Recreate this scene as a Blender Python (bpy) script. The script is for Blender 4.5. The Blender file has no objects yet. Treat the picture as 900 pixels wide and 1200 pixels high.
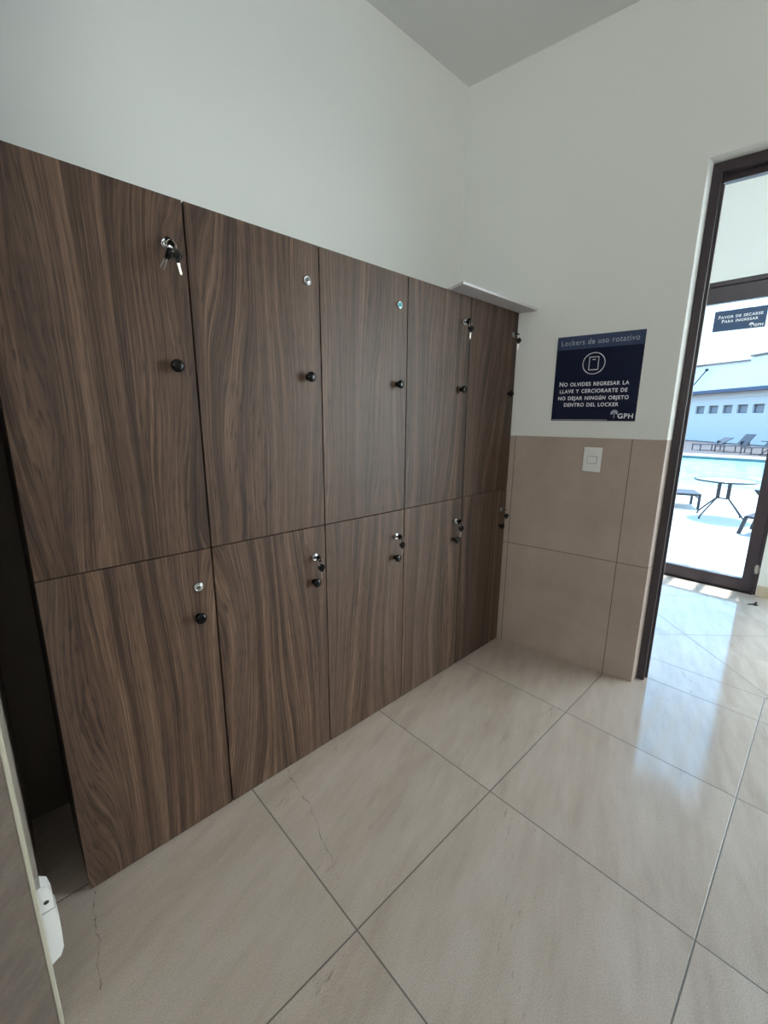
import bpy, bmesh, math, random
from mathutils import Vector, Matrix

C = bpy.context.scene.collection
PI = math.pi
R = math.radians

# ------------------------------------------------------------------ materials
def srgb(r, g, b):
    def f(c):
        c /= 255.0
        return c / 12.92 if c <= 0.04045 else ((c + 0.055) / 1.055) ** 2.4
    return (f(r), f(g), f(b), 1.0)

def new_mat(name):
    m = bpy.data.materials.new(name)
    m.use_nodes = True
    nt = m.node_tree
    b = nt.nodes.get('Principled BSDF')
    return m, nt, b

def simple(name, col, rough=0.5, metal=0.0, spec=0.5):
    m, nt, b = new_mat(name)
    b.inputs['Base Color'].default_value = col
    b.inputs['Roughness'].default_value = rough
    b.inputs['Metallic'].default_value = metal
    b.inputs['Specular IOR Level'].default_value = spec
    return m

class NT:
    """small helper for wiring nodes"""
    def __init__(self, nt): self.nt = nt
    def n(self, t, **kw):
        nd = self.nt.nodes.new(t)
        for k, v in kw.items(): setattr(nd, k, v)
        return nd
    def link(self, a, b): self.nt.links.new(a, b)
    def put(self, sock, v):
        if hasattr(v, 'default_value') or hasattr(v, 'is_output'): self.link(v, sock)
        else: sock.default_value = v
    def m(self, op, a, b=0.0, c=None):
        nd = self.n('ShaderNodeMath', operation=op)
        self.put(nd.inputs[0], a); self.put(nd.inputs[1], b)
        if c is not None: self.put(nd.inputs[2], c)
        return nd.outputs[0]
    def xyz(self, x, y, z):
        nd = self.n('ShaderNodeCombineXYZ')
        for i, v in enumerate((x, y, z)): self.put(nd.inputs[i], v)
        return nd.outputs[0]
    def noise(self, vec, scale=1.0, detail=2.0, rough=0.5, dims='3D', w=None):
        nd = self.n('ShaderNodeTexNoise', noise_dimensions=dims)
        if vec is not None: self.link(vec, nd.inputs['Vector'])
        if w is not None: self.put(nd.inputs['W'], w)
        nd.inputs['Scale'].default_value = scale
        nd.inputs['Detail'].default_value = detail
        nd.inputs['Roughness'].default_value = rough
        return nd.outputs[0]
    def ramp(self, fac, stops):
        nd = self.n('ShaderNodeValToRGB')
        els = nd.color_ramp.elements
        while len(els) < len(stops): els.new(0.5)
        for e, (p, c) in zip(els, stops):
            e.position = p; e.color = c
        self.put(nd.inputs[0], fac)
        return nd.outputs[0]
    def mix(self, fac, a, b, mode='MIX'):
        nd = self.n('ShaderNodeMix', data_type='RGBA', blend_type=mode)
        self.put(nd.inputs[0], fac); self.put(nd.inputs[6], a); self.put(nd.inputs[7], b)
        return nd.outputs[2]
    def maprange(self, v, a, b, c, d):
        nd = self.n('ShaderNodeMapRange')
        self.put(nd.inputs[0], v)
        for i, q in enumerate((a, b, c, d)): nd.inputs[i + 1].default_value = q
        return nd.outputs[0]
    def bump(self, h, strength, dist, bsdf):
        nd = self.n('ShaderNodeBump')
        nd.inputs['Strength'].default_value = strength
        nd.inputs['Distance'].default_value = dist
        self.link(h, nd.inputs['Height'])
        self.link(nd.outputs[0], bsdf.inputs['Normal'])

def wood_material():
    m, nt, b = new_mat('walnut_laminate')
    t = NT(nt)
    co = t.n('ShaderNodeTexCoord').outputs['Object']
    sep = t.n('ShaderNodeSeparateXYZ'); t.link(co, sep.inputs[0])
    oi = t.n('ShaderNodeObjectInfo')
    sc = t.n('ShaderNodeSeparateColor'); t.link(oi.outputs['Color'], sc.inputs[0])
    x = t.m('ADD', sep.outputs[0], t.m('MULTIPLY', sc.outputs[0], 20.0))
    z = t.m('ADD', sep.outputs[2], t.m('MULTIPLY', sc.outputs[1], 20.0))
    # warped growth rings, sawn so that they run up the door and close in arches
    warp = t.noise(t.xyz(t.m('MULTIPLY', x, 3.4), 0.3, t.m('MULTIPLY', z, 0.62)), 1.0, 1.5, 0.45)
    warp2 = t.noise(t.xyz(t.m('MULTIPLY', x, 9.0), 4.3, t.m('MULTIPLY', z, 2.2)), 1.0, 2.0, 0.5)
    rings = t.m('ADD', t.m('MULTIPLY', x, 26.0), t.m('ADD', t.m('MULTIPLY', warp, 9.5), t.m('MULTIPLY', warp2, 0.5)))
    band = t.noise(None, 0.9, 3.0, 0.6, '1D', rings)
    fine = t.noise(None, 7.0, 4.0, 0.65, '1D', rings)
    broad = t.noise(t.xyz(t.m('MULTIPLY', x, 7.0), 1.7, t.m('MULTIPLY', z, 0.35)), 1.0, 2.0, 0.5)
    fib = t.noise(t.xyz(t.m('MULTIPLY', rings, 11.0), 0.0, t.m('MULTIPLY', z, 5.0)), 1.0, 3.0, 0.65)
    fib2 = t.noise(t.xyz(t.m('MULTIPLY', rings, 4.2), 8.0, t.m('MULTIPLY', z, 2.2)), 1.0, 3.0, 0.6)
    v = t.m('ADD', t.m('MULTIPLY', band, 0.46), t.m('MULTIPLY', fine, 0.36))
    v = t.m('ADD', v, t.m('MULTIPLY', broad, 0.34))
    v = t.m('ADD', v, t.m('MULTIPLY', fib2, 0.38))
    v = t.m('ADD', v, t.m('MULTIPLY', fib, 0.46))
    v = t.m('SUBTRACT', v, 0.50)
    col = t.ramp(v, [(0.26, srgb(38, 26, 21)), (0.42, srgb(64, 47, 37)), (0.56, srgb(91, 70, 57)), (0.76, srgb(130, 105, 86))])
    # cooler, greyer bands here and there
    col = t.mix(t.maprange(broad, 0.5, 0.72, 0.0, 0.4), col, srgb(64, 56, 54))
    # short dark pores along the grain
    por = t.noise(t.xyz(t.m('MULTIPLY', rings, 15.0), 2.0, t.m('MULTIPLY', z, 17.0)), 1.0, 1.0, 0.5)
    col = t.mix(t.maprange(por, 0.56, 0.70, 0.0, 0.6), col, srgb(31, 22, 18))
    t.link(col, b.inputs['Base Color'])
    b.inputs['Roughness'].default_value = 0.5
    b.inputs['Specular IOR Level'].default_value = 0.36
    t.bump(t.m('ADD', fib, por), 0.15, 0.0006, b)
    return m

GX = [-4.585, -3.98, -3.377, -2.773, -2.171, -1.5686, -0.9620, -0.3579, 0.205, 0.432]
GY = [-0.5690 + 0.5976 * k for k in range(-6, 3)]

def floor_material():
    m, nt, b = new_mat('porcelain_floor_tile')
    t = NT(nt)
    geo = t.n('ShaderNodeNewGeometry')
    sep = t.n('ShaderNodeSeparateXYZ'); t.link(geo.outputs['Position'], sep.inputs[0])
    X, Y = sep.outputs[0], sep.outputs[1]
    def dist_lines(v, lines):
        d = None
        for g in lines:
            a = t.m('ABSOLUTE', t.m('SUBTRACT', v, g))
            d = a if d is None else t.m('MINIMUM', d, a)
        return d
    dA = t.m('MINIMUM', dist_lines(X, GX), dist_lines(Y, GY))
    # diagonal paving of the entrance
    def rep(v, off, per):
        u = t.m('FRACT', t.m('ADD', t.m('DIVIDE', t.m('SUBTRACT', v, off), per), 0.5))
        return t.m('MULTIPLY', t.m('ABSOLUTE', t.m('SUBTRACT', u, 0.5)), per / math.sqrt(2))
    dB = t.m('MINIMUM', rep(t.m('SUBTRACT', X, Y), 1.636, 0.853), rep(t.m('ADD', X, Y), 0.118, 0.853))
    zoneB = t.m('GREATER_THAN', X, 0.432)
    dB = t.m('MINIMUM', dB, t.m('ABSOLUTE', t.m('SUBTRACT', X, 0.432)))
    d = t.m('ADD', t.m('MULTIPLY', dA, t.m('SUBTRACT', 1.0, zoneB)), t.m('MULTIPLY', dB, zoneB))
    grout = t.maprange(d, 0.0015, 0.0024, 1.0, 0.0)
    # cell id for small tone differences between tiles
    cell = t.n('ShaderNodeTexWhiteNoise', noise_dimensions='2D')
    t.link(t.xyz(t.m('FLOOR', t.m('DIVIDE', t.m('ADD', X, 0.3579), 0.6035)), t.m('FLOOR', t.m('DIVIDE', t.m('ADD', Y, 0.569), 0.5976)), 0.0), cell.inputs['Vector'])
    # long soft streaks in the stone
    sx = t.m('ADD', t.m('MULTIPLY', X, 0.95), t.m('MULTIPLY', Y, 0.30))
    sy = t.m('SUBTRACT', t.m('MULTIPLY', Y, 0.95), t.m('MULTIPLY', X, 0.30))
    off = t.m('MULTIPLY', cell.outputs[0], 30.0)
    n1 = t.noise(t.xyz(t.m('MULTIPLY', sx, 1.6), t.m('MULTIPLY', sy, 9.0), off), 1.0, 4.0, 0.6)
    n2 = t.noise(t.xyz(t.m('MULTIPLY', sx, 5.0), t.m('MULTIPLY', sy, 22.0), off), 1.0, 4.0, 0.6)
    n3 = t.noise(t.xyz(X, Y, 0.0), 260.0, 2.0, 0.6)
    v = t.m('ADD', t.m('MULTIPLY', n1, 0.42), t.m('ADD', t.m('MULTIPLY', n2, 0.28), t.m('MULTIPLY', n3, 0.30)))
    col = t.ramp(v, [(0.34, srgb(170, 154, 141)), (0.5, srgb(191, 177, 166)), (0.66, srgb(206, 194, 185))])
    col = t.mix(t.maprange(cell.outputs[0], 0, 1, 0.0, 0.22), col, srgb(178, 166, 154))
    col = t.mix(t.maprange(t.noise(t.xyz(X, Y, 0.0), 420.0, 1.0, 0.5), 0.52, 0.68, 0.0, 0.55), col, srgb(150, 136, 124))
    # small brown flecks along the streaks
    fl = t.noise(t.xyz(t.m('MULTIPLY', sx, 14.0), t.m('MULTIPLY', sy, 60.0), off), 1.0, 3.0, 0.7)
    patch = t.noise(t.xyz(t.m('MULTIPLY', sx, 1.2), t.m('MULTIPLY', sy, 5.0), t.m('ADD', off, 5.0)), 1.0, 2.0, 0.5)
    flm = t.m('MULTIPLY', t.maprange(fl, 0.6, 0.72, 0, 1), t.maprange(patch, 0.52, 0.64, 0, 0.6))
    col = t.mix(flm, col, srgb(132, 112, 92))
    # dark hairline veins of two tiles
    wob = t.noise(t.xyz(X, Y, 0.0), 9.0, 4.0, 0.65)
    wob = t.m('MULTIPLY', t.m('SUBTRACT', wob, 0.5), 0.06)
    def vein(x0, y0, x1, y1):
        L = math.hypot(x1 - x0, y1 - y0); ux, uy = (x1 - x0) / L, (y1 - y0) / L
        tt = t.m('ADD', t.m('MULTIPLY', t.m('SUBTRACT', X, x0), ux), t.m('MULTIPLY', t.m('SUBTRACT', Y, y0), uy))
        dd = t.m('ADD', t.m('MULTIPLY', t.m('SUBTRACT', X, x0), -uy), t.m('MULTIPLY', t.m('SUBTRACT', Y, y0), ux))
        near = t.maprange(t.m('ABSOLUTE', t.m('ADD', dd, wob)), 0.0004, 0.0016, 1.0, 0.0)
        ins = t.m('MULTIPLY', t.m('GREATER_THAN', tt, 0.0), t.m('LESS_THAN', tt, L))
        return t.m('MULTIPLY', near, ins)
    vm = t.m('MAXIMUM', vein(-2.043, 0.0, -2.068, -0.26), vein(-1.432, 0.0, -1.475, -0.26))
    vm = t.m('MAXIMUM', vm, vein(-1.475, -0.26, -1.53, -0.44))
    brk = t.noise(t.xyz(X, Y, 3.0), 30.0, 2.0, 0.5)
    col = t.mix(t.m('MULTIPLY', vm, t.maprange(brk, 0.38, 0.6, 0.1, 0.75)), col, srgb(84, 72, 62))
    # grout
    col = t.mix(grout, col, srgb(112, 106, 100))
    t.link(col, b.inputs['Base Color'])
    rg = t.m('ADD', t.m('MULTIPLY', n1, 0.06), 0.075)
    t.link(t.m('ADD', rg, t.m('MULTIPLY', grout, 0.4)), b.inputs['Roughness'])
    b.inputs['Specular IOR Level'].default_value = 0.5
    t.bump(t.m('SUBTRACT', 1.0, grout), 0.6, 0.001, b)
    return m

def wall_tile_material(name, c0, c1, c2, gu, gv, coord, rough=0.45, streak=False):
    """big wall tiles: grout on given lines of the object's own u (x or y) and z"""
    m, nt, b = new_mat(name)
    t = NT(nt)
    co = t.n('ShaderNodeTexCoord').outputs['Object']
    sep = t.n('ShaderNodeSeparateXYZ'); t.link(co, sep.inputs[0])
    U = sep.outputs[coord]; Z = sep.outputs[2]
    d = None
    for v, lines in ((U, gu), (Z, gv)):
        for g in lines:
            a = t.m('ABSOLUTE', t.m('SUBTRACT', v, g))
            d = a if d is None else t.m('MINIMUM', d, a)
    grout = t.maprange(d, 0.0012, 0.0022, 1.0, 0.0)
    if streak:
        vec = t.xyz(t.m('MULTIPLY', t.m('ADD', U, Z), 6.0), 0.0, t.m('MULTIPLY', t.m('SUBTRACT', Z, U), 26.0))
        n1 = t.noise(vec, 1.0, 5.0, 0.65)
    else:
        n1 = t.noise(co, 4.0, 5.0, 0.6)
    n2 = t.noise(co, 170.0, 2.0, 0.6)
    v = t.m('ADD', t.m('MULTIPLY', n1, 0.75), t.m('MULTIPLY', n2, 0.25))
    col = t.ramp(v, [(0.3, c0), (0.5, c1), (0.7, c2)])
    col = t.mix(grout, col, srgb(96, 86, 78))
    t.link(col, b.inputs['Base Color'])
    b.inputs['Roughness'].default_value = rough
    b.inputs['Specular IOR Level'].default_value = 0.4
    t.bump(t.m('ADD', t.m('MULTIPLY', t.m('SUBTRACT', 1.0, grout), 1.0), t.m('MULTIPLY', v, 0.5 if streak else 0.15)), 0.5, 0.0012, b)
    return m

def plaster(name, col):
    m, nt, b = new_mat(name)
    t = NT(nt)
    geo = t.n('ShaderNodeNewGeometry')
    n = t.noise(geo.outputs['Position'], 1.3, 3.0, 0.5)
    n2 = t.noise(geo.outputs['Position'], 120.0, 3.0, 0.6)
    dk = tuple(c * 0.95 for c in col[:3]) + (1,)
    t.link(t.mix(n, dk, col), b.inputs['Base Color'])
    b.inputs['Roughness'].default_value = 0.75
    b.inputs['Specular IOR Level'].default_value = 0.25
    t.bump(n2, 0.12, 0.001, b)
    return m

def glass_mat(name, tint):
    m = bpy.data.materials.new(name); m.use_nodes = True
    nt = m.node_tree; nt.nodes.clear(); t = NT(nt)
    out = t.n('ShaderNodeOutputMaterial')
    tr = t.n('ShaderNodeBsdfTransparent'); tr.inputs[0].default_value = tint
    gl = t.n('ShaderNodeBsdfGlossy'); gl.inputs['Roughness'].default_value = 0.0
    fr = t.n('ShaderNodeFresnel'); fr.inputs[0].default_value = 1.45
    mx = t.n('ShaderNodeMixShader')
    bf = t.n('ShaderNodeNewGeometry').outputs['Backfacing']
    t.link(t.m('MULTIPLY', t.m('MULTIPLY', fr.outputs[0], 0.8), t.m('SUBTRACT', 1.0, bf)), mx.inputs[0])
    t.link(tr.outputs[0], mx.inputs[1]); t.link(gl.outputs[0], mx.inputs[2])
    t.link(mx.outputs[0], out.inputs[0])
    return m

def water_mat():
    m, nt, b = new_mat('pool_water')
    t = NT(nt)
    geo = t.n('ShaderNodeNewGeometry')
    n = t.noise(geo.outputs['Position'], 1.5, 3.0, 0.5)
    t.link(t.ramp(n, [(0.3, srgb(140, 190, 198)), (0.7, srgb(165, 200, 205))]), b.inputs['Base Color'])
    b.inputs['Roughness'].default_value = 0.08
    t.bump(n, 0.2, 0.05, b)
    return m

WOOD = wood_material()
FLOOR = floor_material()
M = dict(
    white=plaster('white_wall_paint', (0.80, 0.815, 0.79, 1)),
    ceil=plaster('white_ceiling_paint', (0.78, 0.79, 0.78, 1)),
    fartile=wall_tile_material('taupe_wall_tile', srgb(160, 144, 135), srgb(169, 153, 144), srgb(178, 163, 154), [0.569, 1.17, 0.021], [0.599, 1.1985], 0),
    shadetile=wall_tile_material('shaded_gap_wall_tile', srgb(92, 82, 75), srgb(98, 88, 80), srgb(104, 94, 86), [-9.0], [0.599, 1.1985], 0),  # wall tile darkened: the shade of the locker gap is in its colour
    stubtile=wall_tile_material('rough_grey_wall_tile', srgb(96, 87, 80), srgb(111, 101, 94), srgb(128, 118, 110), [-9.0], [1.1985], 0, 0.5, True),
    sidetile=wall_tile_material('grey_wall_tile', srgb(140, 129, 120), srgb(150, 140, 130), srgb(162, 152, 142), [-9.0], [0.599, 1.1985], 1, 0.5),
    edge=simple('cream_tile_edge_trim', srgb(182, 178, 162), 0.4),
    carc=simple('dark_carcass_board', srgb(52, 42, 36), 0.6),
    black=simple('black_gloss_plastic', srgb(10, 10, 11), 0.22, 0.0, 0.25),
    blackm=simple('matt_black_rubber', srgb(20, 19, 19), 0.6),
    chrome=simple('polished_chrome', (0.42, 0.42, 0.43, 1), 0.26, 1.0),
    slot=simple('dark_keyway', srgb(25, 25, 28), 0.5),
    cyan=simple('cyan_film', srgb(70, 190, 205), 0.3),
    steel=simple('nickel_steel', (0.40, 0.375, 0.34, 1), 0.32, 1.0),
    brass=simple('brass', (0.72, 0.58, 0.22, 1), 0.3, 1.0),
    bronze=simple('dark_bronze_aluminium', srgb(54, 44, 49), 0.32, 0.0),
    navy=simple('navy_sign_panel', srgb(23, 28, 52), 0.4, 0.0, 0.12),
    keyhead=simple('black_key_plastic', srgb(11, 11, 12), 0.45, 0.0, 0.2),
    band=simple('slate_blue_band', srgb(58, 70, 98), 0.4, 0.0, 0.12),
    letter=simple('white_lettering', srgb(232, 235, 240), 0.5),
    letterg=simple('grey_lettering', srgb(172, 178, 190), 0.5),
    blue=simple('blue_sign_panel', srgb(48, 72, 104), 0.4),
    plastic=simple('white_plastic', srgb(226, 226, 226), 0.35),
    board=simple('white_board', srgb(205, 203, 206), 0.5),
    glass=glass_mat('clear_glass', (0.93, 0.96, 0.96, 1)),
    base=simple('beige_baseboard_tile', srgb(196, 182, 160), 0.4),
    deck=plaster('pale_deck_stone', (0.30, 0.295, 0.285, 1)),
    bounce_slab=plaster('white_bounce_slab', (0.72, 0.72, 0.70, 1)),
    brown=plaster('brown_paving', srgb(82, 70, 68)),
    grey=simple('grey_powder_coated_metal', srgb(40, 40, 44), 0.5, 0.0),
    sling=simple('grey_sling_fabric', srgb(46, 51, 62), 0.8),
    tglass=simple('pale_table_top', srgb(175, 185, 188), 0.15),
    bwall=plaster('pale_wall_paint', srgb(200, 192, 188)),
    bwhite=plaster('white_render', (0.86, 0.88, 0.89, 1)),
    fascia=simple('slate_fascia', srgb(72, 80, 104), 0.6),
    rooft=simple('brown_roof_edge', srgb(120, 104, 98), 0.7),
    pane=simple('grey_window_pane', srgb(118, 122, 130), 0.25),
    wframe=simple('dark_window_frame', srgb(70, 78, 88), 0.5),
    tline=simple('dark_green_pool_tile', srgb(60, 92, 92), 0.4),
    water=water_mat(),
    dirt=simple('dark_metal', srgb(60, 56, 56), 0.4, 0.6),
)

# ------------------------------------------------------------------ mesh helpers
class MB:
    def __init__(self): self.bm = bmesh.new(); self.mi = 0
    def _tag(self, faces, smooth=False):
        for f in faces:
            f.material_index = self.mi; f.smooth = smooth
    def box(self, x0, y0, z0, x1, y1, z1, bev=0.0, seg=2):
        vs = [self.bm.verts.new((x, y, z)) for z in (z0, z1) for y in (y0, y1) for x in (x0, x1)]
        q = [(0, 2, 3, 1), (4, 5, 7, 6), (0, 1, 5, 4), (2, 6, 7, 3), (0, 4, 6, 2), (1, 3, 7, 5)]
        fs = [self.bm.faces.new([vs[i] for i in a]) for a in q]
        self._tag(fs)
        if bev > 0:
            es = list({e for f in fs for e in f.edges})
            r = bmesh.ops.bevel(self.bm, geom=es, offset=bev, segments=seg, profile=0.5, affect='EDGES')
            self._tag(r['faces'])
        return self
    def prism(self, pts, axis, a, b):
        """polygon pts in the two other axes, extruded along axis from a to b"""
        def P(u, v, w):
            return {'x': (w, u, v), 'y': (u, w, v), 'z': (u, v, w)}[axis]
        lo = [self.bm.verts.new(P(u, v, a)) for u, v in pts]
        hi = [self.bm.verts.new(P(u, v, b)) for u, v in pts]
        n = len(pts)
        fs = [self.bm.faces.new(lo), self.bm.faces.new(hi[::-1])]
        for i in range(n):
            j = (i + 1) % n
            fs.append(self.bm.faces.new([lo[j], lo[i], hi[i], hi[j]]))
        self._tag(fs)
        bmesh.ops.recalc_face_normals(self.bm, faces=fs)
        return self
    def lathe(self, prof, axis=(0, 0, 1), loc=(0, 0, 0), n=32, smooth=True):
        """profile of (radius, height) turned about an axis"""
        q = Vector((0, 0, 1)).rotation_difference(Vector(axis)).to_matrix().to_4x4()
        mt = Matrix.Translation(loc) @ q
        rows = []
        for r, h in prof:
            if r < 1e-7: rows.append([self.bm.verts.new(mt @ Vector((0, 0, h)))])
            else: rows.append([self.bm.verts.new(mt @ Vector((r * math.cos(2 * PI * i / n), r * math.sin(2 * PI * i / n), h))) for i in range(n)])
        fs = []
        for a, b in zip(rows, rows[1:]):
            for i in range(n):
                j = (i + 1) % n
                if len(a) == 1 and len(b) == 1: continue
                if len(a) == 1: fs.append(self.bm.faces.new([a[0], b[i], b[j]]))
                elif len(b) == 1: fs.append(self.bm.faces.new([a[i], a[j], b[0]]))
                else: fs.append(self.bm.faces.new([a[i], a[j], b[j], b[i]]))
        for row, inv in ((rows[0], True), (rows[-1], False)):
            if len(row) > 1:
                f = self.bm.faces.new(row[::-1] if inv else row); self._tag([f])
        self._tag(fs, smooth)
        bmesh.ops.recalc_face_normals(self.bm, faces=self.bm.faces[:])
        return self
    def tube(self, pts, r, n=10, closed=False):
        pts = [Vector(p) for p in pts]
        k = len(pts); rings = []
        prev = None
        for i, p in enumerate(pts):
            if closed: d = pts[(i + 1) % k] - pts[i - 1]
            else: d = pts[min(i + 1, k - 1)] - pts[max(i - 1, 0)]
            d.normalize()
            if prev is None:
                u = d.orthogonal().normalized()
            else:
                u = (prev - d * prev.dot(d)).normalized()
            prev = u
            v = d.cross(u)
            rings.append([self.bm.verts.new(p + r * (math.cos(2 * PI * j / n) * u + math.sin(2 * PI * j / n) * v)) for j in range(n)])
        fs = []
        for i in range(k if closed else k - 1):
            a, b = rings[i], rings[(i + 1) % k]
            for j in range(n):
                fs.append(self.bm.faces.new([a[j], a[(j + 1) % n], b[(j + 1) % n], b[j]]))
        self._tag(fs, True)
        if not closed:
            c = [self.bm.faces.new(rings[0][::-1]), self.bm.faces.new(rings[-1])]
            self._tag(c)
        return self
    def bar(self, a, b, w, h, bev=0.0):
        """rectangular bar between two points, w across, h in the upright sense"""
        a, b = Vector(a), Vector(b)
        d = (b - a); L = d.length; d.normalize()
        up = Vector((0, 0, 1)) if abs(d.z) < 0.95 else Vector((0, 1, 0))
        s = d.cross(up).normalized(); u = s.cross(d)
        vs = [self.bm.verts.new(a + d * (L * e) + s * (w / 2 * i) + u * (h / 2 * j)) for e in (0, 1) for j in (-1, 1) for i in (-1, 1)]
        q = [(0, 2, 3, 1), (4, 5, 7, 6), (0, 1, 5, 4), (2, 6, 7, 3), (0, 4, 6, 2), (1, 3, 7, 5)]
        fs = [self.bm.faces.new([vs[i] for i in f]) for f in q]
        self._tag(fs)
        bmesh.ops.recalc_face_normals(self.bm, faces=fs)
        return self
    def build(self, name, mats, parent=None, mtx=None):
        me = bpy.data.meshes.new(name)
        self.bm.normal_update()
        self.bm.to_mesh(me); self.bm.free()
        for mm in (mats if isinstance(mats, (list, tuple)) else [mats]): me.materials.append(mm)
        o = bpy.data.objects.new(name, me); C.objects.link(o)
        if parent is not None: o.parent = parent
        if mtx is not None: o.matrix_basis = mtx
        return o

def empty(name, loc=(0, 0, 0), rz=0.0, parent=None):
    o = bpy.data.objects.new(name, None); C.objects.link(o)
    o.empty_display_size = 0.1
    o.location = loc; o.rotation_euler = (0, 0, rz)
    if parent is not None: o.parent = parent
    return o

def tag(o, label, cat, group=None):
    o['label'] = label; o['category'] = cat
    if group: o['group'] = group
    return o

def struct(o):
    o['kind'] = 'structure'; return o

def copy_tree(o, parent=None):
    c = o.copy(); C.objects.link(c)
    if parent is not None: c.parent = parent
    for ch in list(o.children): copy_tree(ch, c)
    return c

def text(name, s, size, mat, parent, loc, align='CENTER', extr=0.0004, bold=0.0, smallcaps=False, shear=0.0, rot=(PI / 2, 0, 0), sx=1.0, width=None):
    cu = bpy.data.curves.new(name, 'FONT')
    cu.body = s; cu.size = size; cu.align_x = align; cu.extrude = extr; cu.offset = bold
    cu.shear = shear; cu.space_character = 1.12
    if smallcaps:
        cu.small_caps_scale = 0.8
        for i, ch in enumerate(s):
            if ch.islower(): cu.body_format[i].use_small_caps = True
    cu.materials.append(mat)
    tmp = bpy.data.objects.new(name, cu); C.objects.link(tmp)
    dg = bpy.context.evaluated_depsgraph_get()
    me = bpy.data.meshes.new_from_object(tmp.evaluated_get(dg))
    bpy.data.objects.remove(tmp); bpy.data.curves.remove(cu)
    me.name = name
    if width:
        xs_ = [v.co.x for v in me.vertices]; sx = width / (max(xs_) - min(xs_))
    o = bpy.data.objects.new(name, me); C.objects.link(o)
    o.parent = parent; o.location = loc; o.rotation_euler = rot; o.scale = (sx, 1, 1)
    return o

# ------------------------------------------------------------------ frames of reference
SK = 0.157                                   # the end wall is not square to the lockers
FA = math.atan2(-1.0, SK)                    # along that wall, towards the doorway
FAR = Matrix.Rotation(FA, 4, 'Z')            # local x along the wall, y into the wall, z up
FK = math.sqrt(1 + SK * SK)
CEIL = 2.897

# ------------------------------------------------------------------ room shell
fl = MB().box(-6.4, -5.2, -0.12, 2.0, 0.62, 0.0).build('floor', FLOOR); struct(fl)
ce = MB().box(-6.4, -5.2, CEIL, 2.2, 0.62, CEIL + 0.15).build('ceiling', M['ceil']); struct(ce)
# wall behind the lockers, running slightly out of square
wl = MB()
wl.prism([(-6.4, 0.483), (0.30, 0.337), (0.30, 0.62), (-6.4, 0.62)], 'z', 0.0, CEIL)
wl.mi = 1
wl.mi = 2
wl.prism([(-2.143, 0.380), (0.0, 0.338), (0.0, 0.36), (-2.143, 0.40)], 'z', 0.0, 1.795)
struct(wl.build('wall_left', [M['white'], M['fartile'], M['shadetile']]))
# end wall: plaster above, tile below, doorway opening from s=.7085 to s=2.05
S0, S1, DH, TH = 0.7000, 2.70, 2.266, 0.135
SP = 0.0155                                  # splay of the plastered reveal
wf = MB()
def end_prism(s0, d, z0, z1, e=0.0):
    wf.prism([(s0, -d), (S0 + e, -d), (S0 + e + 0.002, -d + 0.0015), (S0 + e + SP, 0.05), (S0 + e + SP, TH), (s0, TH)], 'z', z0, z1)
end_prism(-0.62, 0.0, 1.1915, CEIL)
wf.prism([(0.0, DH), (0.05, DH - 0.006), (TH, DH - 0.006), (TH, CEIL), (0.0, CEIL)], 'x', S0, S1)
wf.box(S1, 0.0, 1.1915, 5.0, TH, CEIL)
wf.mi = 1
end_prism(-0.62, 0.004, 0.0, 1.1915, 0.0005)
wf.box(S1 - 0.002, -0.004, 0.0, 5.0, TH, 1.1915)
o = wf.build('wall_far', [M['white'], M['fartile']]); o.matrix_basis = FAR; struct(o)
# walls the photograph does not show but the room has
wr = MB(); wr.box(-6.4, -5.2, 0, 2.0, -5.05, CEIL); struct(wr.build('wall_right', M['white']))
wb = MB(); wb.box(-6.4, -5.05, 0, -6.25, 0.47, CEIL); struct(wb.build('wall_back', M['white']))
# tiled wall end beside the camera
st = MB(); st.box(-2.62, -0.265, 0, -2.143, 0.385, CEIL)
struct(st.build('wall_stub', M['sidetile']))
st2 = MB(); st2.box(-2.62, -0.271, 0, -2.1455, -0.265, CEIL)
struct(st2.build('wall_stub_end', M['stubtile']))
tf = MB(); tf.box(-2.142, 0.004, 1.802, -2.0475, 0.372, 1.82)  # unseen filler, added to stop light falling into the gap from above
struct(tf.build('gap_light_block', M['carc']))
te = MB(); te.box(-2.1455, -0.2725, 0.0, -2.1375, -0.262, CEIL, 0.002)
struct(te.build('trim_1', M['edge']))

# entrance lobby beyond the doorway
XE = 1.98
we = MB()
we.box(XE - 0.005, -0.01, 0, XE + 0.14, 0.62, CEIL)
we.box(XE - 0.005, -0.965, 2.26, XE + 0.14, -0.01, CEIL)
we.box(XE - 0.005, -1.5, 0, XE + 0.14, -0.965, CEIL)
we.box(XE - 0.005, -4.9, 2.65, XE + 0.14, -1.5, CEIL)
we.box(XE - 0.005, -5.2, 0, XE + 0.14, -4.9, CEIL)
struct(we.build('wall_entrance', M['white']))
ws = MB(); ws.prism([(0.14, 0.02), (XE - 0.005, 0.02), (XE - 0.005, 0.16), (0.14, 0.16)], 'z', 0, CEIL)
struct(ws.build('wall_lobby', M['white']))
bb = MB(); bb.box(XE - 0.017, -1.498, 0, XE - 0.005, -0.968, 0.082, 0.002)
struct(bb.build('baseboard_entrance', M['base']))

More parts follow.
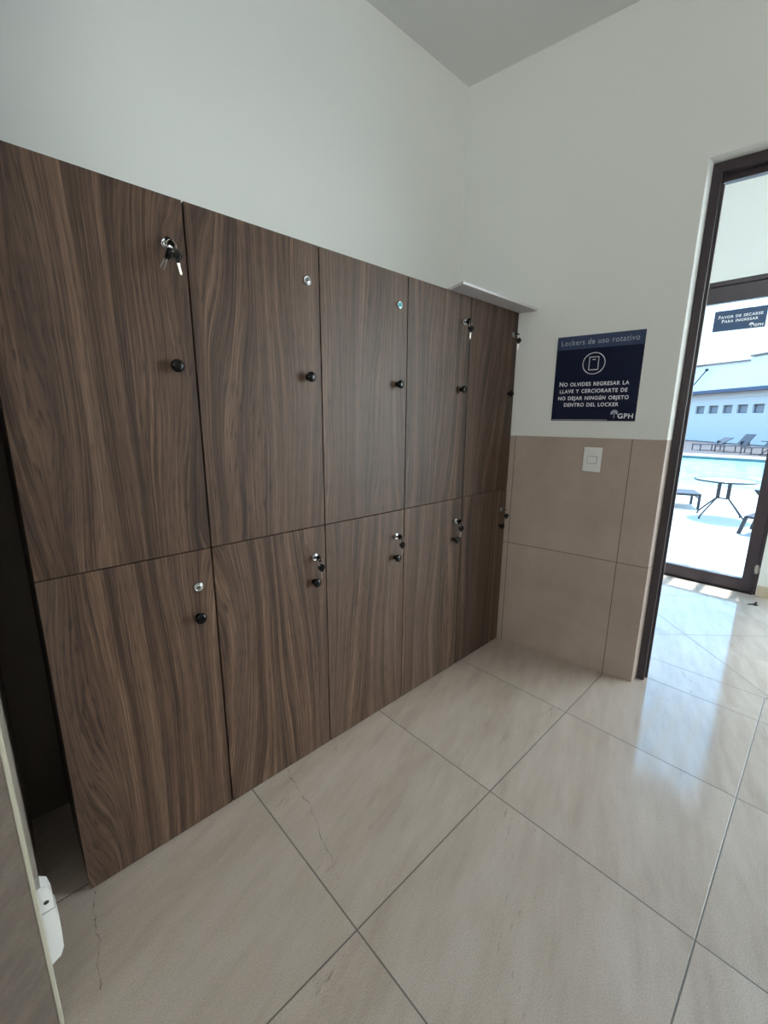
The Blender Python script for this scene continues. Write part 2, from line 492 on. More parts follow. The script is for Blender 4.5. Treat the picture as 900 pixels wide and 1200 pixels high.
# doorway frame
d1 = empty('door_1'); d1.matrix_basis = FAR; struct(d1)
def fr(name, boxes):
    mb = MB()
    for bx in boxes: mb.box(*bx, 0.0012)
    return mb.build(name, M['bronze'], d1)
DH -= 0.006
F0, F1, F2 = S0 + SP + 0.0008, S0 + SP + 0.0325, S0 + SP + 0.0450
fr('door_jamb', [(F0, 0.05, 0, F1, 0.115, DH - 0.001), (F1, 0.085, 0, F2, 0.115, DH - 0.037)])
fr('door_jamb', [(S1 - 0.0355, 0.05, 0, S1 - 0.0015, 0.115, DH - 0.001), (S1 - 0.0485, 0.085, 0, S1 - 0.0355, 0.115, DH - 0.037)])
fr('door_head', [(F1, 0.05, DH - 0.037, S1 - 0.0355, 0.115, DH - 0.001), (F2, 0.085, DH - 0.062, S1 - 0.0485, 0.115, DH - 0.037)])
fr('weather_strip', [(F1 + 0.001, 0.079, 0.0, F1 + 0.0035, 0.0855, DH - 0.05)]).data.materials[0] = M['grey']
mb = MB(); mb.lathe([(0, 0.002), (0.004, 0.0015), (0.0045, 0)], (0, -1, 0), (F1 + 0.008, 0.0845, DH - 0.066), 12)
mb.build('screw', M['chrome'], d1)

# glazed entrance door
d2 = empty('door_2', (XE, 0, 0)); struct(d2)
def bz(name, boxes, mat='bronze', par=None):
    mb = MB()
    for bx in boxes: mb.box(*bx, 0.002)
    return mb.build(name, M[mat], par or d2)
bz('door_header', [(0.0, -0.965, 2.228, 0.06, -0.012, 2.258), (0.012, -0.94, 2.21, 0.05, -0.04, 2.228)])
bz('door_jamb', [(0.0, -0.964, 0.0, 0.06, -0.947, 2.228), (0.053, -0.947, 0.0, 0.066, -0.925, 2.228)])
bz('door_jamb', [(0.0, -0.04, 0.0, 0.06, -0.012, 2.228)])
leaf = bz('door_leaf', [(0.008, -0.946, 0.006, 0.052, -0.872, 2.222), (0.008, -0.115, 0.006, 0.052, -0.043, 2.222),
                        (0.008, -0.872, 0.006, 0.052, -0.115, 0.102), (0.008, -0.872, 2.113, 0.052, -0.115, 2.222)])
bz('glass_pane', [(0.027, -0.872, 0.102, 0.033, -0.115, 2.113)], 'glass', leaf)
mb = MB(); mb.box(-0.012, -0.956, 0.165, 0.0, -0.936, 0.235, 0.003); mb.box(-0.006, -0.962, 0.18, 0.004, -0.932, 0.22, 0.001)
mb.build('hinge', M['steel'], d2)
bz('threshold', [(-0.02, -0.948, 0.0, 0.07, -0.012, 0.004)], 'grey')

# added glazed front further along, unseen: put in to light the room
w1 = empty('added_window', (XE, 0, 0)); struct(w1)
mb = MB()
for y in (-1.53, -2.65, -3.77, -4.87): mb.box(0.03, y - 0.03, 0.0, 0.09, y + 0.03, 2.65)
mb.box(0.03, -4.84, 0.0, 0.09, -1.56, 0.09); mb.box(0.03, -4.84, 2.56, 0.09, -1.56, 2.65)
mb.build('added_window_frame', M['bronze'], w1)
MB().box(0.055, -4.84, 0.09, 0.061, -1.56, 2.56).build('glass_pane', M['glass'], w1)

# ------------------------------------------------------------------ lockers
LW, LH, LM = 0.4047, 1.80, 0.9039
LX = [-2.0466, -1.6413, -1.2352, -0.8275, -0.4212]
LE = -0.0155
def knob_bm():
    mb = MB()
    mb.lathe([(0.0, 0.0), (0.0095, 0.0), (0.0095, 0.0015), (0.0062, 0.004), (0.0058, 0.011), (0.009, 0.0145), (0.0145, 0.0165), (0.0162, 0.0195),
              (0.0160, 0.0225), (0.0135, 0.0255), (0.008, 0.0272), (0.0, 0.0278)], (0, -1, 0), (0, 0, 0), 36)
    return mb
def lock_bm(cyan=False):
    mb = MB()
    mb.lathe([(0.0, 0.0), (0.0135, 0.0), (0.0138, 0.002), (0.0128, 0.0042), (0.0105, 0.0045), (0.0098, 0.0034)], (0, -1, 0), (0, 0, 0), 36)
    mb.mi = 2 if cyan else 0
    mb.lathe([(0.0, 0.0030), (0.0092, 0.0030), (0.0092, 0.0040), (0.0085, 0.0046), (0.0, 0.0046)], (0, -1, 0), (0, 0, 0), 30)
    mb.mi = 1
    mb.box(-0.0048, -0.0052, -0.0011, 0.0048, -0.0040, 0.0011)
    mb.lathe([(0.0, 0.004), (0.0026, 0.004), (0.0026, 0.0051), (0.0, 0.0051)], (0, -1, 0), (0, 0, 0), 14)
    return mb
rng = random.Random(7)
def make_locker(i):
    x0 = LX[i]; x1 = (LX[i + 1] if i < 4 else LE)
    w = x1 - x0
    root = empty('locker_unit', (x0, 0, 0))
    mb = MB()
    T = 0.016
    wd, w = w, (w - 0.047 if i == 4 else w)
    for z0, z1 in ((0.012, LH - 0.002),):
        mb.box(0.0008, 0.0195, z0, T, 0.330, z1)
        mb.box(w - T, 0.0195, z0, w - 0.0008, 0.330, z1)
        mb.box(T, 0.0195, z0, w - T, 0.330, z0 + T)
        mb.box(T, 0.0195, z1 - T, w - T, 0.330, z1)
        mb.box(T, 0.0195, LM - T / 2, w - T, 0.324, LM + T / 2)
        mb.box(T, 0.324, z0 + T, w - T, 0.330, z1 - T)
    mb.build('carcass', M['carc'], root)
    for fx in (0.035, w - 0.035):
        for fy in (0.055, 0.30):
            m2 = MB(); m2.lathe([(0.0, 0.0), (0.017, 0.0), (0.018, 0.003), (0.010, 0.006), (0.008, 0.012), (0.0, 0.012)], (0, 0, 1), (fx, fy, 0), 18)
            m2.build('foot', M['blackm'], root)
    w = wd
    g = 0.0026 if i == 0 else 0.0019
    doors = []
    for k, (z0, z1) in enumerate(((0.006, LM - 0.0014), (LM + 0.0014, LH))):
        d = MB().box(0.0022 if i else 0.0, 0.0, 0.0, w - g, 0.0185, z1 - z0, 0.0007, 1).build('door', WOOD, root)
        d.location = (0, 0, z0)
        d.color = (rng.random(), rng.random(), rng.random(), 1)
        kb = knob_bm().build('knob', M['black'], d); kb.location = (w - 0.0535, 0, (0.703 if k == 0 else 1.405) - z0)
        cy = (i == 2 and k == 1)
        lk = lock_bm(cy).build('cam_lock', [M['chrome'], M['slot'], M['cyan']], d)
        lk.location = (w - 0.0465, 0, (0.794 if k == 0 else 1.691) - z0)
        if cy: lk['label'] = 'chrome lock with a cyan face'
        doors.append(d)
    return root
LABELS = [
    'walnut locker unit at the open left end of the row, beside the dark gap',
    'walnut locker unit second from the dark gap, bare chrome lock above and keyed lock below',
    'middle walnut locker unit, the one whose upper lock has a cyan face',
    'walnut locker unit with keys in both doors, next to the corner unit',
    'walnut locker unit in the corner against the taupe tiled wall',
]
for i in range(5):
    tag(make_locker(i), LABELS[i], 'locker', 'row of two-door walnut lockers')

# ------------------------------------------------------------------ keys hanging in the locks
def key_shape(head=0.0115, blade=0.027, th=0.0026):
    """key along -Z with the head's middle at the origin, flat in the XZ plane; returns (blade, head) builders"""
    hb = MB(); n = 20
    pts = []
    for a in range(n):
        t_ = 2 * PI * a / n
        pts.append((head * math.cos(t_), head * 0.98 * math.sin(t_)))
    hb.prism(pts, 'y', -th / 2, th / 2)
    hb.lathe([(0.0, 0.0), (head * 0.55, 0.0), (head * 0.5, 0.0006), (0, 0.0006)], (0, -1, 0), (0, -th / 2, -0.001), 18)
    hb.box(-0.0045, -th / 2, -head - 0.004, 0.0045, th / 2, -head + 0.002)
    bl = MB()
    zt = -head - 0.003
    prof = [(-0.0032, zt), (0.0032, zt), (0.0032, zt - 0.004), (0.0030, zt - 0.006), (0.0018, zt - 0.008), (0.0030, zt - 0.0105), (0.0014, zt - 0.013),
            (0.0028, zt - 0.0155), (0.0018, zt - 0.018), (0.0026, zt - blade + 0.005), (0.0, zt - blade), (-0.0028, zt - blade + 0.003)]
    bl.prism(prof, 'y', -0.0009, 0.0009)
    return bl, hb
def make_keys(x, z, turn, swings, seed, tagbrass=False):
    """inserted key with its ring and the spare keys hanging from it; turn = roll of the inserted key about its axis"""
    root = empty('key_set', (x, -0.0046, z))
    # inserted key: blade points into the lock (+Y)
    k = MB()
    bl, hb = key_shape(0.0125, 0.008)
    ins = Matrix.Translation((0, -0.0195, 0)) @ Matrix.Rotation(turn, 4, 'Y') @ Matrix.Rotation(R(90), 4, 'X')
    b = bl.build('key', M['steel'], root, ins)
    hb.build('key_head', M['keyhead'], b)
    # ring through the far end of the head
    cy = -0.029; rr = 0.0125
    pts = []
    tilt = R(12)
    for a in range(28):
        t_ = 2 * PI * a / 28
        px, pz = rr * math.sin(t_), -rr * 0.98 + rr * math.cos(t_)
        pts.append((px * math.cos(tilt), cy + px * math.sin(tilt), pz + 0.001))
    MB().tube(pts, 0.0008, 6, True).build('ring', M['steel'], root)
    for (ang, yaw, dx) in swings:
        bl, hb = key_shape(0.0128, 0.028)
        mt = Matrix.Translation((dx, cy - 0.001, -2 * rr + 0.003)) @ Matrix.Rotation(ang, 4, 'Y') @ Matrix.Rotation(yaw, 4, 'Z') @ Matrix.Translation((0, 0, -0.0085))
        b = bl.build('key', M['steel'], root, mt)
        hb.build('key_head', M['keyhead'], b)
    if tagbrass:
        mt = Matrix.Translation((0.002, cy + 0.004, -2 * rr + 0.006)) @ Matrix.Rotation(R(8), 4, 'Y')
        MB().box(-0.005, -0.0006, -0.013, 0.005, 0.0006, 0.0, 0.0004, 1).build('brass_tag', M['brass'], root, mt)
    return root
def lockpos(i, k):
    x1 = (LX[i + 1] if i < 4 else LE)
    return x1 - 0.0465, (0.794 if k == 0 else 1.691)
KG = 'key sets hanging in the locker locks'
KEYS = [
    (0, 1, R(40), [(R(-12), R(-25), 0.007), (R(30), R(62), -0.005), (R(22), R(55), -0.003)], True, 'bunch of black-headed keys with a brass tag in the leftmost locker'),
    (3, 1, R(90), [(R(0), R(-45), 0.001)], False, 'black-headed keys in the upper lock of the unit next to the corner locker'),
    (4, 1, R(5), [(R(0), R(-52), 0.0)], False, 'black-headed keys in the upper lock of the corner locker, beside the dark sign'),
    (1, 0, R(78), [(R(-4), R(-30), 0.002)], False, 'black-headed keys in the lower lock of the second locker from the dark gap'),
    (2, 0, R(84), [(R(0), R(-40), 0.002)], False, 'black-headed keys in the lower lock of the middle locker'),
    (3, 0, R(86), [(R(2), R(-46), 0.001)], False, 'black-headed keys in the lower lock of the unit next to the corner locker'),
    (4, 0, R(12), [(R(0), R(-50), 0.0)], False, 'black-headed keys in the lower lock of the corner locker, beside the taupe tiles'),
]
for n_, (i, k, turn, sw, br, lab) in enumerate(KEYS):
    x, z = lockpos(i, k)
    tag(make_keys(x, z, turn, sw, n_, br), lab, 'keys', KG)

# white board lying on top of the last lockers, standing a little proud of the doors
lb = MB()
lb.prism([(-0.606, -0.088), (-0.576, 0.0), (-0.576, 0.31), (-0.062, 0.31), (0.0075, -0.088)], 'z', LH, LH + 0.010)
o = lb.build('cover_board', M['board'])
tag(o, 'thin white board lying on top of the lockers in the corner, jutting past their doors', 'board')

# ------------------------------------------------------------------ things on the end wall
def far_pt(s, d, z): return FAR @ Vector((s, d, z))
SG = empty('wall_sign'); SG.matrix_basis = FAR @ Matrix.Translation((0.1975, 0, 1.2715))
SWD, SHT = 0.3705, 0.392
MB().box(0, -0.005, 0, SWD, 0, SHT, 0.0008, 1).build('panel', M['navy'], SG)
MB().box(0.0006, -0.0056, SHT - 0.060, SWD - 0.0006, -0.005, SHT - 0.0006).build('header_band', M['band'], SG)
text('heading', 'Lockers de uso rotativo', 0.0345, M['letterg'], SG, (0.495 * SWD, -0.0058, SHT - 0.041), width=0.89 * SWD)
yl = -0.0052
for s_, z_, l_, r_ in (('No olvides regresar la', 0.163, .068, .885), ('llave y cerciorarte de', 0.131, .081, .877), ('no dejar ningún objeto', 0.0985, .068, .90), ('dentro del locker', 0.0675, .148, .796)):
    text('lettering', s_, 0.0295, M['letter'], SG, ((l_ + r_) / 2 * SWD, yl, z_), bold=0.0005, smallcaps=True, width=(r_ - l_) * SWD)
ic = MB()
cx, cz = 0.172, 0.263
ic.tube([(cx + 0.0475 * math.cos(2 * PI * a / 48), yl - 0.0004, cz + 0.0475 * math.sin(2 * PI * a / 48)) for a in range(48)], 0.0017, 6, True)
for (x0, z0, x1, z1) in ((-0.021, -0.030, 0.021, -0.027), (-0.021, 0.027, 0.021, 0.030), (-0.021, -0.030, -0.0185, 0.030), (0.0185, -0.030, 0.021, 0.030), (-0.007, 0.0155, 0.007, 0.0185)):
    ic.box(cx + x0, yl - 0.0009, cz + z0, cx + x1, yl + 0.0003, cz + z1)
ic.build('locker_icon', M['letter'], SG)
def emblem(parent, x, z, s, yy, mat):
    """small fan of leaf blades on a stem, standing left of the initials"""
    mb = MB()
    mb.box(x - 0.04 * s, yy - 0.0006, z - 0.5 * s, x + 0.04 * s, yy, z + 0.1 * s)
    for a in range(7):
        ang = R(-100 + 200 * a / 6)
        cx_, cz_ = x + 0.27 * s * math.sin(ang), z + 0.12 * s + 0.27 * s * math.cos(ang)
        ux, uz = math.sin(ang), math.cos(ang)
        pts = []
        for u, v in ((-0.20, 0), (-0.05, 0.085), (0.12, 0.085), (0.22, 0), (0.12, -0.085), (-0.05, -0.085)):
            pts.append((cx_ + s * (u * ux + v * uz), cz_ + s * (u * uz - v * ux)))
        mb.prism(pts, 'y', yy - 0.0006, yy)
    return mb.build('emblem', mat, parent)
emblem(SG, 0.283, 0.031, 0.036, -0.005, M['letterg'])
text('initials', 'GPH', 0.031, M['letter'], SG, (0.330, yl, 0.0125), bold=0.0006)
MB().box(0.006, -0.0054, 0.0035, 0.255, -0.005, 0.0062).build('foot_line', M['letterg'], SG)
tag(SG, 'square navy sign about the lockers on the white wall, above the light switch', 'sign')

SW = empty('light_switch'); SW.matrix_basis = FAR @ Matrix.Translation((0.3685, -0.004, 1.0295))
MB().box(0, -0.008, 0, 0.081, 0.0, 0.118, 0.003).build('plate', M['plastic'], SW)
MB().box(0.0185, -0.0088, 0.040, 0.0625, -0.0078, 0.0745, 0.0004, 1).build('rocker_frame', M['grey'], SW)
MB().box(0.0200, -0.0115, 0.0415, 0.0610, -0.0085, 0.0730, 0.001).build('rocker', M['plastic'], SW)
tag(SW, 'white light switch on the taupe tiled wall under the navy sign', 'light switch')

# white plastic box on the tiled wall end
OB = empty('socket_box', (-2.143, -0.262, 0.155))
ob = MB()
prof = [(0.0, 0.0), (0.0215, 0.012), (0.0285, 0.03), (0.0300, 0.075), (0.0285, 0.135), (0.0, 0.135)]
ob.prism(prof, 'y', 0.0, 0.034)
ob.build('box_body', M['plastic'], OB)
ob = MB()
ob.prism([(0.0, 0.137), (0.0265, 0.137), (0.0265, 0.165), (0.0225, 0.190), (0.012, 0.200), (0.0, 0.198)], 'y', 0.002, 0.032)
ob.build('box_cover', M['plastic'], OB)
ob = MB(); ob.lathe([(0.0, 0.0006), (0.0045, 0.0006), (0.0045, 0.0), (0, 0)], (0, -1, 0), (0.016, 0.002, 0.158), 14)
ob.build('screw_hole', M['slot'], OB)
tag(OB, 'white plastic socket box low on the edge of the tiled wall end', 'socket box')

# small metal stop left on the floor inside the entrance
DS = empty('door_stop', (1.752, -0.992, 0)); DS.scale = (0.75, 0.75, 0.75)
MB().lathe([(0, 0), (0.020, 0), (0.020, 0.004), (0.010, 0.007), (0.008, 0.020), (0.011, 0.022), (0.010, 0.030), (0, 0.031)], (0, 0, 1), (0, 0, 0), 18).build('stop_body', M['dirt'], DS)
MB().bar((0.0, 0.006, 0.012), (-0.045, 0.05, 0.006), 0.012, 0.006).build('stop_arm', M['dirt'], DS)
tag(DS, 'small dark metal door stop on the floor inside the glass door', 'door stop')

# sign on the glass door
GS = empty('door_sign', (XE + 0.026, -0.430, 1.9185), -PI / 2)
MB().box(0, -0.003, 0, 0.297, 0, 0.141, 0.0006, 1).build('panel', M['blue'], GS)
for s_, z_ in (('Favor de secarse', 0.086), ('para ingresar', 0.056)):
    s2 = 'Para ingresar' if s_[0] == 'p' else s_
    text('lettering', s2, 0.031, M['letter'], GS, (0.150, -0.0032, z_), bold=0.0006, smallcaps=True, width=0.25 if s_[0] == 'F' else 0.205)
emblem(GS, 0.222, 0.022, 0.030, -0.003, M['letter'])
text('initials', 'GPH', 0.025, M['letter'], GS, (0.261, -0.0032, 0.010), bold=0.0006)
tag(GS, 'blue notice fixed high on the inside of the glass entrance door', 'sign')

# ------------------------------------------------------------------ outside
DZ = -0.45
dk = MB()
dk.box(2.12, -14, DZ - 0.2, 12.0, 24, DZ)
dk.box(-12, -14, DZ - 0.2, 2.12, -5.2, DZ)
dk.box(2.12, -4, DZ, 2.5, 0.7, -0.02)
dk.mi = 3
dk.box(2.5, -12, DZ, 9.0, -1.6, DZ + 0.02)  # unseen pale slab added to bounce light in through the glazed front
dk.mi = 1
dk.box(25.5, -18, DZ - 0.2, 70, 40, DZ)
dk.mi = 0
dk.box(23.7, -14, DZ - 0.2, 25.5, 24, DZ + 0.01)
dk.mi = 2
dk.box(23.64, -14, DZ - 0.25, 23.7, 24, DZ - 0.02)
struct(dk.build('ground', [M['deck'], M['brown'], M['tline'], M['bounce_slab']]))
struct(MB().box(12.0, -14, DZ - 0.22, 23.64, 24, DZ - 0.12).build('water', M['water']))
# eaves over the entrance (they cut the sun off just inside the door)
ev = MB(); ev.box(2.12, -1.45, 2.42, 2.62, 1.2, 2.55)
for j in range(7): ev.box(2.62, -1.44 + 0.215 * j, 2.42, 4.3, -1.39 + 0.215 * j, 2.52)
struct(ev.build('wall_eaves', M['white']))

# round patio table
PT = empty('patio_table', (7.46, 0.06, DZ))
tp = MB(); tp.lathe([(0.0, 0.690), (0.440, 0.690), (0.445, 0.694), (0.445, 0.700), (0.0, 0.702)], (0, 0, 1), (0, 0, 0), 56); tp.build('tabletop', M['tglass'], PT)
tp = MB(); tp.tube([(0.447 * math.cos(2 * PI * a / 56), 0.447 * math.sin(2 * PI * a / 56), 0.693) for a in range(56)], 0.016, 8, True)
tp.build('table_rim', M['grey'], PT)
sx, sy = math.sin(0.15), math.cos(0.15)
tp = MB()
for q in (-1, 1):
    tp.bar((0.075 * q * sx, 0.075 * q * sy, 0.36), (0.075 * q * sx, 0.075 * q * sy, 0.690), 0.03, 0.055)
for zz in (0.365, 0.645):
    tp.bar((-0.075 * sx, -0.075 * sy, zz), (0.075 * sx, 0.075 * sy, zz), 0.025, 0.02)
tp.build('pedestal', M['grey'], PT)
for (fx, fy) in ((0.20, 0.315), (-0.335, 0.115), (0.345, -0.105), (0.29, -0.26)):
    pass
for ang in (55, 152, 238, 330):
    q = 1 if math.cos(R(ang) - R(81)) > 0 else -1
    bx, by = 0.07 * q * sx, 0.07 * q * sy
    ux, uy = math.cos(R(ang)), math.sin(R(ang))
    L = 0.37
    pts = [(bx, by, 0.385), (bx + 0.05 * ux, by + 0.05 * uy, 0.345), (bx + 0.22 * ux, by + 0.22 * uy, 0.185), (bx + (L - 0.05) * ux, by + (L - 0.05) * uy, 0.085), (bx + (L - 0.012) * ux, by + (L - 0.012) * uy, 0.045), (bx + L * ux, by + L * uy, 0.0)]
    MB().tube(pts, 0.0135, 8).build('leg', M['grey'], PT)
tag(PT, 'round patio table with splayed legs on the sunlit deck outside the glass door', 'table')

# low lounger whose end shows left of the table
def make_lounger(back, w=0.62, L=1.9, hs=0.30, bl=0.72):
    r = empty('sun_lounger')
    xb = L - 0.72 if back else L
    f = MB()
    for y in (-w / 2, w / 2):
        f.bar((0, y, hs), (L if not back else xb + 0.25, y, hs), 0.045, 0.04)
    f.bar((0.02, -w / 2, hs), (0.02, w / 2, hs), 0.04, 0.04)
    f.bar((0.02, -w / 2, hs - 0.07), (0.02, w / 2, hs - 0.07), 0.02, 0.02)
    f.build('frame', M['grey'], r)
    for xx in (0.02, xb):
        for y in (-w / 2, w / 2):
            MB().bar((xx, y, 0.0), (xx, y, hs), 0.04, 0.04).build('leg', M['grey'], r)
    MB().box(0.0, -w / 2 + 0.02, hs + 0.008, xb, w / 2 - 0.02, hs + 0.022).build('seat', M['sling'], r)
    if back:
        a = R(back); b2 = MB()
        p0, p1 = Vector((xb, 0, hs + 0.015)), Vector((xb + bl * math.cos(a), 0, hs + 0.015 + bl * math.sin(a)))
        b2.bar(p0, p1, w, 0.035); b2.build('backrest', M['sling'], r)
        MB().bar(p0 + Vector((0.33 * math.cos(a), 0, 0.33 * math.sin(a))), (xb + 0.25, 0, hs), w * 0.8, 0.02).build('back_prop', M['grey'], r)
    return r
NL = make_lounger(0, 0.62, 1.9, 0.285)
NL.location = (8.40, 0.60, DZ); NL.rotation_euler = (0, 0, R(112))
tag(NL, 'flat grey lounger whose end shows left of the round patio table', 'lounger')
# sling chair on the right, half hidden by the door stile
CH = empty('patio_chair', (6.36, -0.36, DZ), R(-100))
f = MB()
for y in (0.0, 0.55):
    f.bar((0.0, y, 0.0), (0.06, y, 0.285), 0.045, 0.045)
    f.bar((0.06, y, 0.285), (0.62, y, 0.25), 0.045, 0.035)
    f.bar((0.62, y, 0.25), (0.70, y, 0.0), 0.045, 0.045)
f.bar((0.06, 0.0, 0.28), (0.06, 0.55, 0.28), 0.035, 0.035)
f.build('frame', M['grey'], CH)
b2 = MB(); b2.bar((0.06, 0.275, 0.295), (0.62, 0.275, 0.262), 0.50, 0.015); b2.build('seat', M['sling'], CH)
b2 = MB(); b2.bar((0.58, 0.275, 0.27), (0.90, 0.275, 0.80), 0.52, 0.03); b2.build('backrest', M['sling'], CH)
for y in (0.0, 0.55):
    f = MB()
    f.bar((0.10, y, 0.70), (0.80, y, 0.68), 0.05, 0.025)
    f.bar((0.50, y, 0.26), (0.12, y, 0.69), 0.03, 0.03)
    f.build('armrest', M['grey'], CH)
tag(CH, 'grey sling chair half hidden by the glass door stile, right of the round table', 'chair')

# loungers across the pool
WA = math.atan2(-0.687, 0.727)
base = make_lounger(52, 0.66, 1.9, 0.36, 0.78)
spots = [(27.25, 2.10, 'raised grey lounger across the pool, beside the spindly table', 52), (28.05, 3.35, 'raised grey lounger in the middle of those across the pool', 52)]
for j, (x, y, lab, a) in enumerate(spots):
    o = base if j == 0 else copy_tree(base)
    o.location = (x, y, DZ); o.rotation_euler = (0, 0, WA)
    tag(o, lab, 'lounger', 'grey loungers across the pool')
o = make_lounger(28, 0.66, 1.9, 0.36, 0.78)
o.location = (28.75, 4.55, DZ); o.rotation_euler = (0, 0, WA)
tag(o, 'low-backed grey lounger across the pool, nearest the dark doorway frame', 'lounger', 'grey loungers across the pool')
FT = empty('side_table', (27.0, 1.05, DZ), WA)
MB().lathe([(0, 0.70), (0.5, 0.70), (0.5, 0.73), (0, 0.73)], (0, 0, 1), (0, 0, 0), 32).build('tabletop', M['grey'], FT)
for q in (-1, 1):
    for p_ in (-1, 1):
        MB().tube([(0.09 * p_, 0.26 * q, 0.70), (0.05 * p_, 0.10 * q, 0.60), (0.04 * p_, 0.09 * q, 0.36), (0.22 * p_, 0.42 * q, 0.0)], 0.022, 6).build('leg', M['grey'], FT)
tag(FT, 'spindly round table across the pool, beside a raised lounger', 'table')

# pale building beyond the pool
BA = math.atan2(-0.727, -0.687)
BD = empty('pool_building', (38.915, 2.472, DZ), BA)
B = lambda z: z - DZ          # heights were taken from the room's floor
WINS = [(7.44, 6.42, 2.52, 1.86), (5.93, 4.90, 2.48, 1.84), (4.41, 3.45, 2.47, 1.83), (2.97, 2.00, 2.46, 1.84), (1.53, 0.56, 2.45, 1.83)]
zb, zt = 1.84, 2.48
wm = MB()
wm.box(-22, 0.0, 0.0, 10, 0.3, B(zb)); wm.box(-22, 0.0, B(zt), 10, 0.3, B(3.45))
xs = [-22] + sum([[-w[0], -w[1]] for w in WINS], []) + [10]
for a, b in zip(xs[0::2], xs[1::2]): wm.box(a, 0.0, B(zb), b, 0.3, B(zt))
wm.box(-22, -0.05, B(3.04), 10, 0.0, B(3.12))
wm.build('facade', M['bwall'], BD)
for w in WINS:
    a, b = -w[0], -w[1]
    f = MB(); z0, z1 = B(zb), B(zt)
    f.box(a, 0.14, z0, a + 0.07, 0.24, z1); f.box(b - 0.07, 0.14, z0, b, 0.24, z1)
    f.box(a + 0.07, 0.14, z0, b - 0.07, 0.24, z0 + 0.06); f.box(a + 0.07, 0.14, z1 - 0.06, b - 0.07, 0.24, z1)
    f = f.build('window', M['wframe'], BD)
    MB().box(a + 0.07, 0.18, z0 + 0.06, b - 0.07, 0.20, z1 - 0.06).build('pane', M['pane'], f)
MB().box(-22, -0.45, B(3.46), 10, 0.3, B(3.72)).build('roof_edge', M['fascia'], BD)
up = MB(); up.box(-22, 3.0, 0.0, -6.1, 9, B(6.30)); up.box(-6.1, 3.0, 0.0, 10, 9, B(6.42))
up.build('upper_storey', M['bwhite'], BD)
MB().prism([(-22, B(6.74)), (-6.15, B(6.13)), (-6.15, B(6.22)), (-22, B(6.83))], 'y', 2.8, 9).build('roof', M['rooft'], BD)
MB().box(-6.05, 2.8, B(6.44), 10, 9, B(6.55)).build('roof', M['rooft'], BD)
tag(BD, 'long pale low building with small square windows beyond the pool', 'building')
LP = empty('slanted_pole', (0, 0, 0))
def bpt(x, y, z): 
    m_ = Matrix.Translation((38.915, 2.472, DZ)) @ Matrix.Rotation(BA, 4, 'Z')
    return m_ @ Vector((x, y, z))
p0, p1 = bpt(-12.6, 2.4, B(3.72)), bpt(-10.47, 2.6, B(5.85))
MB().tube([p0, p0.lerp(p1, 0.5), p1], 0.055, 8).build('pole', M['grey'], LP)
MB().lathe([(0, -0.15), (0.10, -0.12), (0.15, 0.0), (0.10, 0.12), (0, 0.15)], (0, 0, 1), p1, 16).build('pole_tip', M['grey'], LP)
tag(LP, 'thin dark slanted pole with a knob tip standing on the low roof edge', 'pole')

# ------------------------------------------------------------------ light
W = bpy.data.worlds.new('World'); bpy.context.scene.world = W
W.use_nodes = True
bg = W.node_tree.nodes['Background']
wt = NT(W.node_tree)
tc = wt.n('ShaderNodeTexCoord')
sp = wt.n('ShaderNodeSeparateXYZ'); wt.link(tc.outputs['Generated'], sp.inputs[0])
# hazy sky: far brighter on the side the facade faces away from the pool
side = wt.m('ADD', wt.m('MULTIPLY', sp.outputs[0], 0.60), wt.m('MULTIPLY', sp.outputs[1], -0.80))
k = wt.maprange(side, 0.60, 0.92, 0.0, 1.0)
up = wt.maprange(sp.outputs[2], 0.17, 0.36, 0.0, 1.0)
blue = wt.mix(up, (0.80, 0.92, 1.0, 1), (0.24, 0.58, 1.0, 1))
wt.link(wt.mix(k, blue, (0.97, 1.0, 0.98, 1)), bg.inputs[0])
dim = wt.maprange(up, 0.0, 1.0, 1.7, 5.8)
wt.link(wt.m('ADD', wt.m('MULTIPLY', dim, wt.m('SUBTRACT', 1.0, k)), wt.m('MULTIPLY', k, 15.5)), bg.inputs[1])
sl = bpy.data.lights.new('sun', 'SUN'); sl.energy = 11.0; sl.angle = R(0.6); sl.color = (1.0, 0.96, 0.90)
so = bpy.data.objects.new('sun', sl); C.objects.link(so)
dirv = Vector((-math.cos(R(70)), -0.10 * math.cos(R(70)), -math.sin(R(70))))
so.rotation_euler = dirv.to_track_quat('-Z', 'Y').to_euler()
# unseen trough lamps added as fill light, shining up and across the room
def fill_lamp(loc, rz, length, power, lab):
    r = empty('fill_lamp', loc, rz)          # local y points into the room
    m = MB(); m.prism([(0.0, -0.06), (0.10, -0.06), (0.14, 0.0), (0.13, 0.0), (0.095, -0.05), (0.0, -0.05)], 'x', -length / 2, length / 2)
    m.build('trough', M['plastic'], r)
    for e in (-1, 1):
        m = MB(); m.prism([(0.0, -0.06), (0.10, -0.06), (0.14, 0.0), (0.0, 0.0)], 'x', e * length / 2 - 0.004, e * length / 2 + 0.004)
        m.build('end_cap', M['plastic'], r)
    tag(r, lab, 'wall lamp')
    al = bpy.data.lights.new('fill_light', 'AREA'); al.shape = 'RECTANGLE'; al.size = length * 0.97; al.size_y = 0.10
    al.energy = power; al.color = (0.965, 1.0, 0.985)
    ao = bpy.data.objects.new('fill_light', al); C.objects.link(ao); ao.parent = r
    ao.location = (0, 0.075, 0.005); ao.rotation_euler = (R(90 + 50), 0, 0)
fill_lamp((-6.25, -2.7, 1.95), R(-90), 2.4, 8.0, 'added fill lamp, a long white trough on the end wall behind the camera')
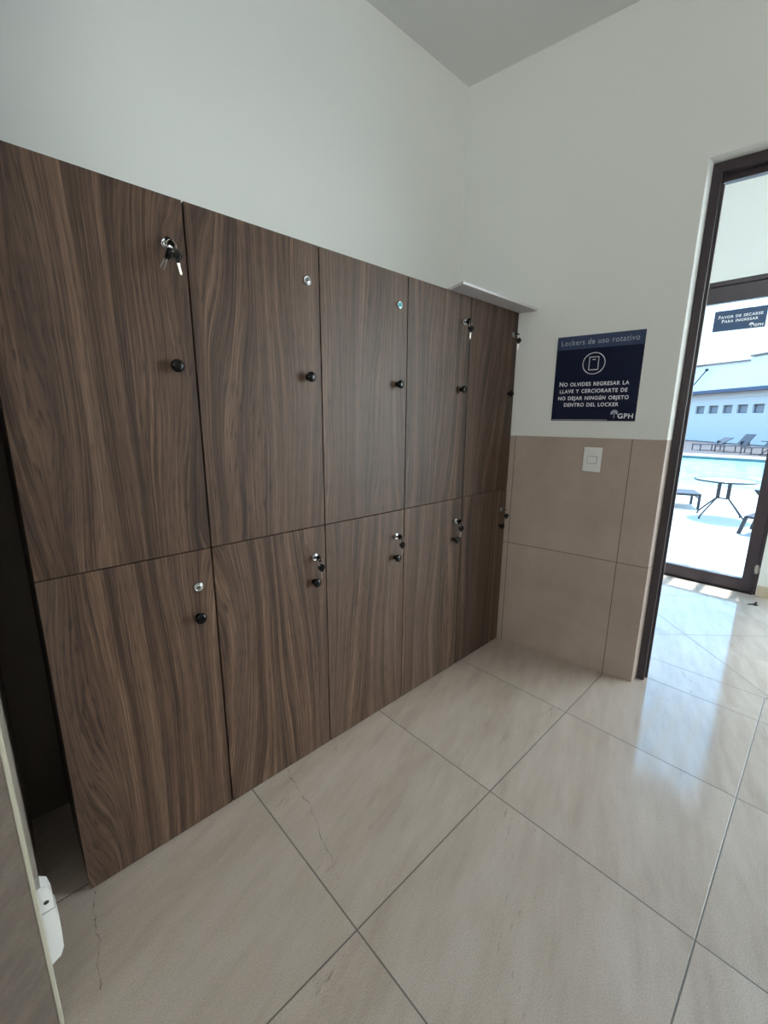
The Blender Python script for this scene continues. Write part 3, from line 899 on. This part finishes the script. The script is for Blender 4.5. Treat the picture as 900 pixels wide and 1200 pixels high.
fill_lamp((-4.7, -5.05, 1.95), 0.0, 2.2, 142.0, 'added fill lamp, a long white trough on the side wall facing the lockers')
fill_lamp((0.315, -1.0, 2.50), R(-90), 1.1, 6.5, 'added fill lamp, a white trough above the inner doorway, on its lobby side')
def portal(name, x, y0, y1, z0, z1):
    l = bpy.data.lights.new(name, 'AREA'); l.shape = 'RECTANGLE'; l.size = z1 - z0; l.size_y = y1 - y0
    l.cycles.is_portal = True
    o = bpy.data.objects.new(name, l); C.objects.link(o)
    o.location = (x, (y0 + y1) / 2, (z0 + z1) / 2)
    o.rotation_euler = (0, R(90), 0)      # faces -X, into the room
    return o
portal('sky_portal', XE + 0.12, -0.95, -0.05, 0.1, 2.2)
portal('sky_portal', XE + 0.12, -4.85, -1.55, 0.1, 2.6)

# ------------------------------------------------------------------ camera
f_px, pitch, yaw, roll = 497.358, R(12.46640), R(46.59050), R(0.40093)
fw = Vector((math.cos(pitch) * math.cos(yaw), math.cos(pitch) * math.sin(yaw), -math.sin(pitch)))
rt = Vector((math.sin(yaw), -math.cos(yaw), 0)); upv = rt.cross(fw)
r2 = rt * math.cos(roll) + upv * math.sin(roll); u2 = -rt * math.sin(roll) + upv * math.cos(roll)
cam = bpy.data.cameras.new('camera'); cam.sensor_fit = 'VERTICAL'; cam.sensor_height = 36.0
cam.lens = f_px * 36.0 / 1200.0; cam.clip_start = 0.02; cam.clip_end = 300
co = bpy.data.objects.new('camera', cam); C.objects.link(co)
mw = Matrix.Identity(4)
for i in range(3):
    mw[i][0] = r2[i]; mw[i][1] = u2[i]; mw[i][2] = -fw[i]
mw[0][3], mw[1][3], mw[2][3] = -2.09309, -1.21297, 1.27732
co.matrix_world = mw
sc = bpy.context.scene
sc.camera = co
sc.view_settings.view_transform = 'Standard'
sc.view_settings.look = 'None'
sc.view_settings.gamma = 1.0
sc.view_settings.use_curve_mapping = False
sc.view_settings.exposure = 0.0
sc.cycles.max_bounces = 12
sc.cycles.diffuse_bounces = 8
sc.cycles.transparent_max_bounces = 12
sc.cycles.sample_clamp_indirect = 6.0
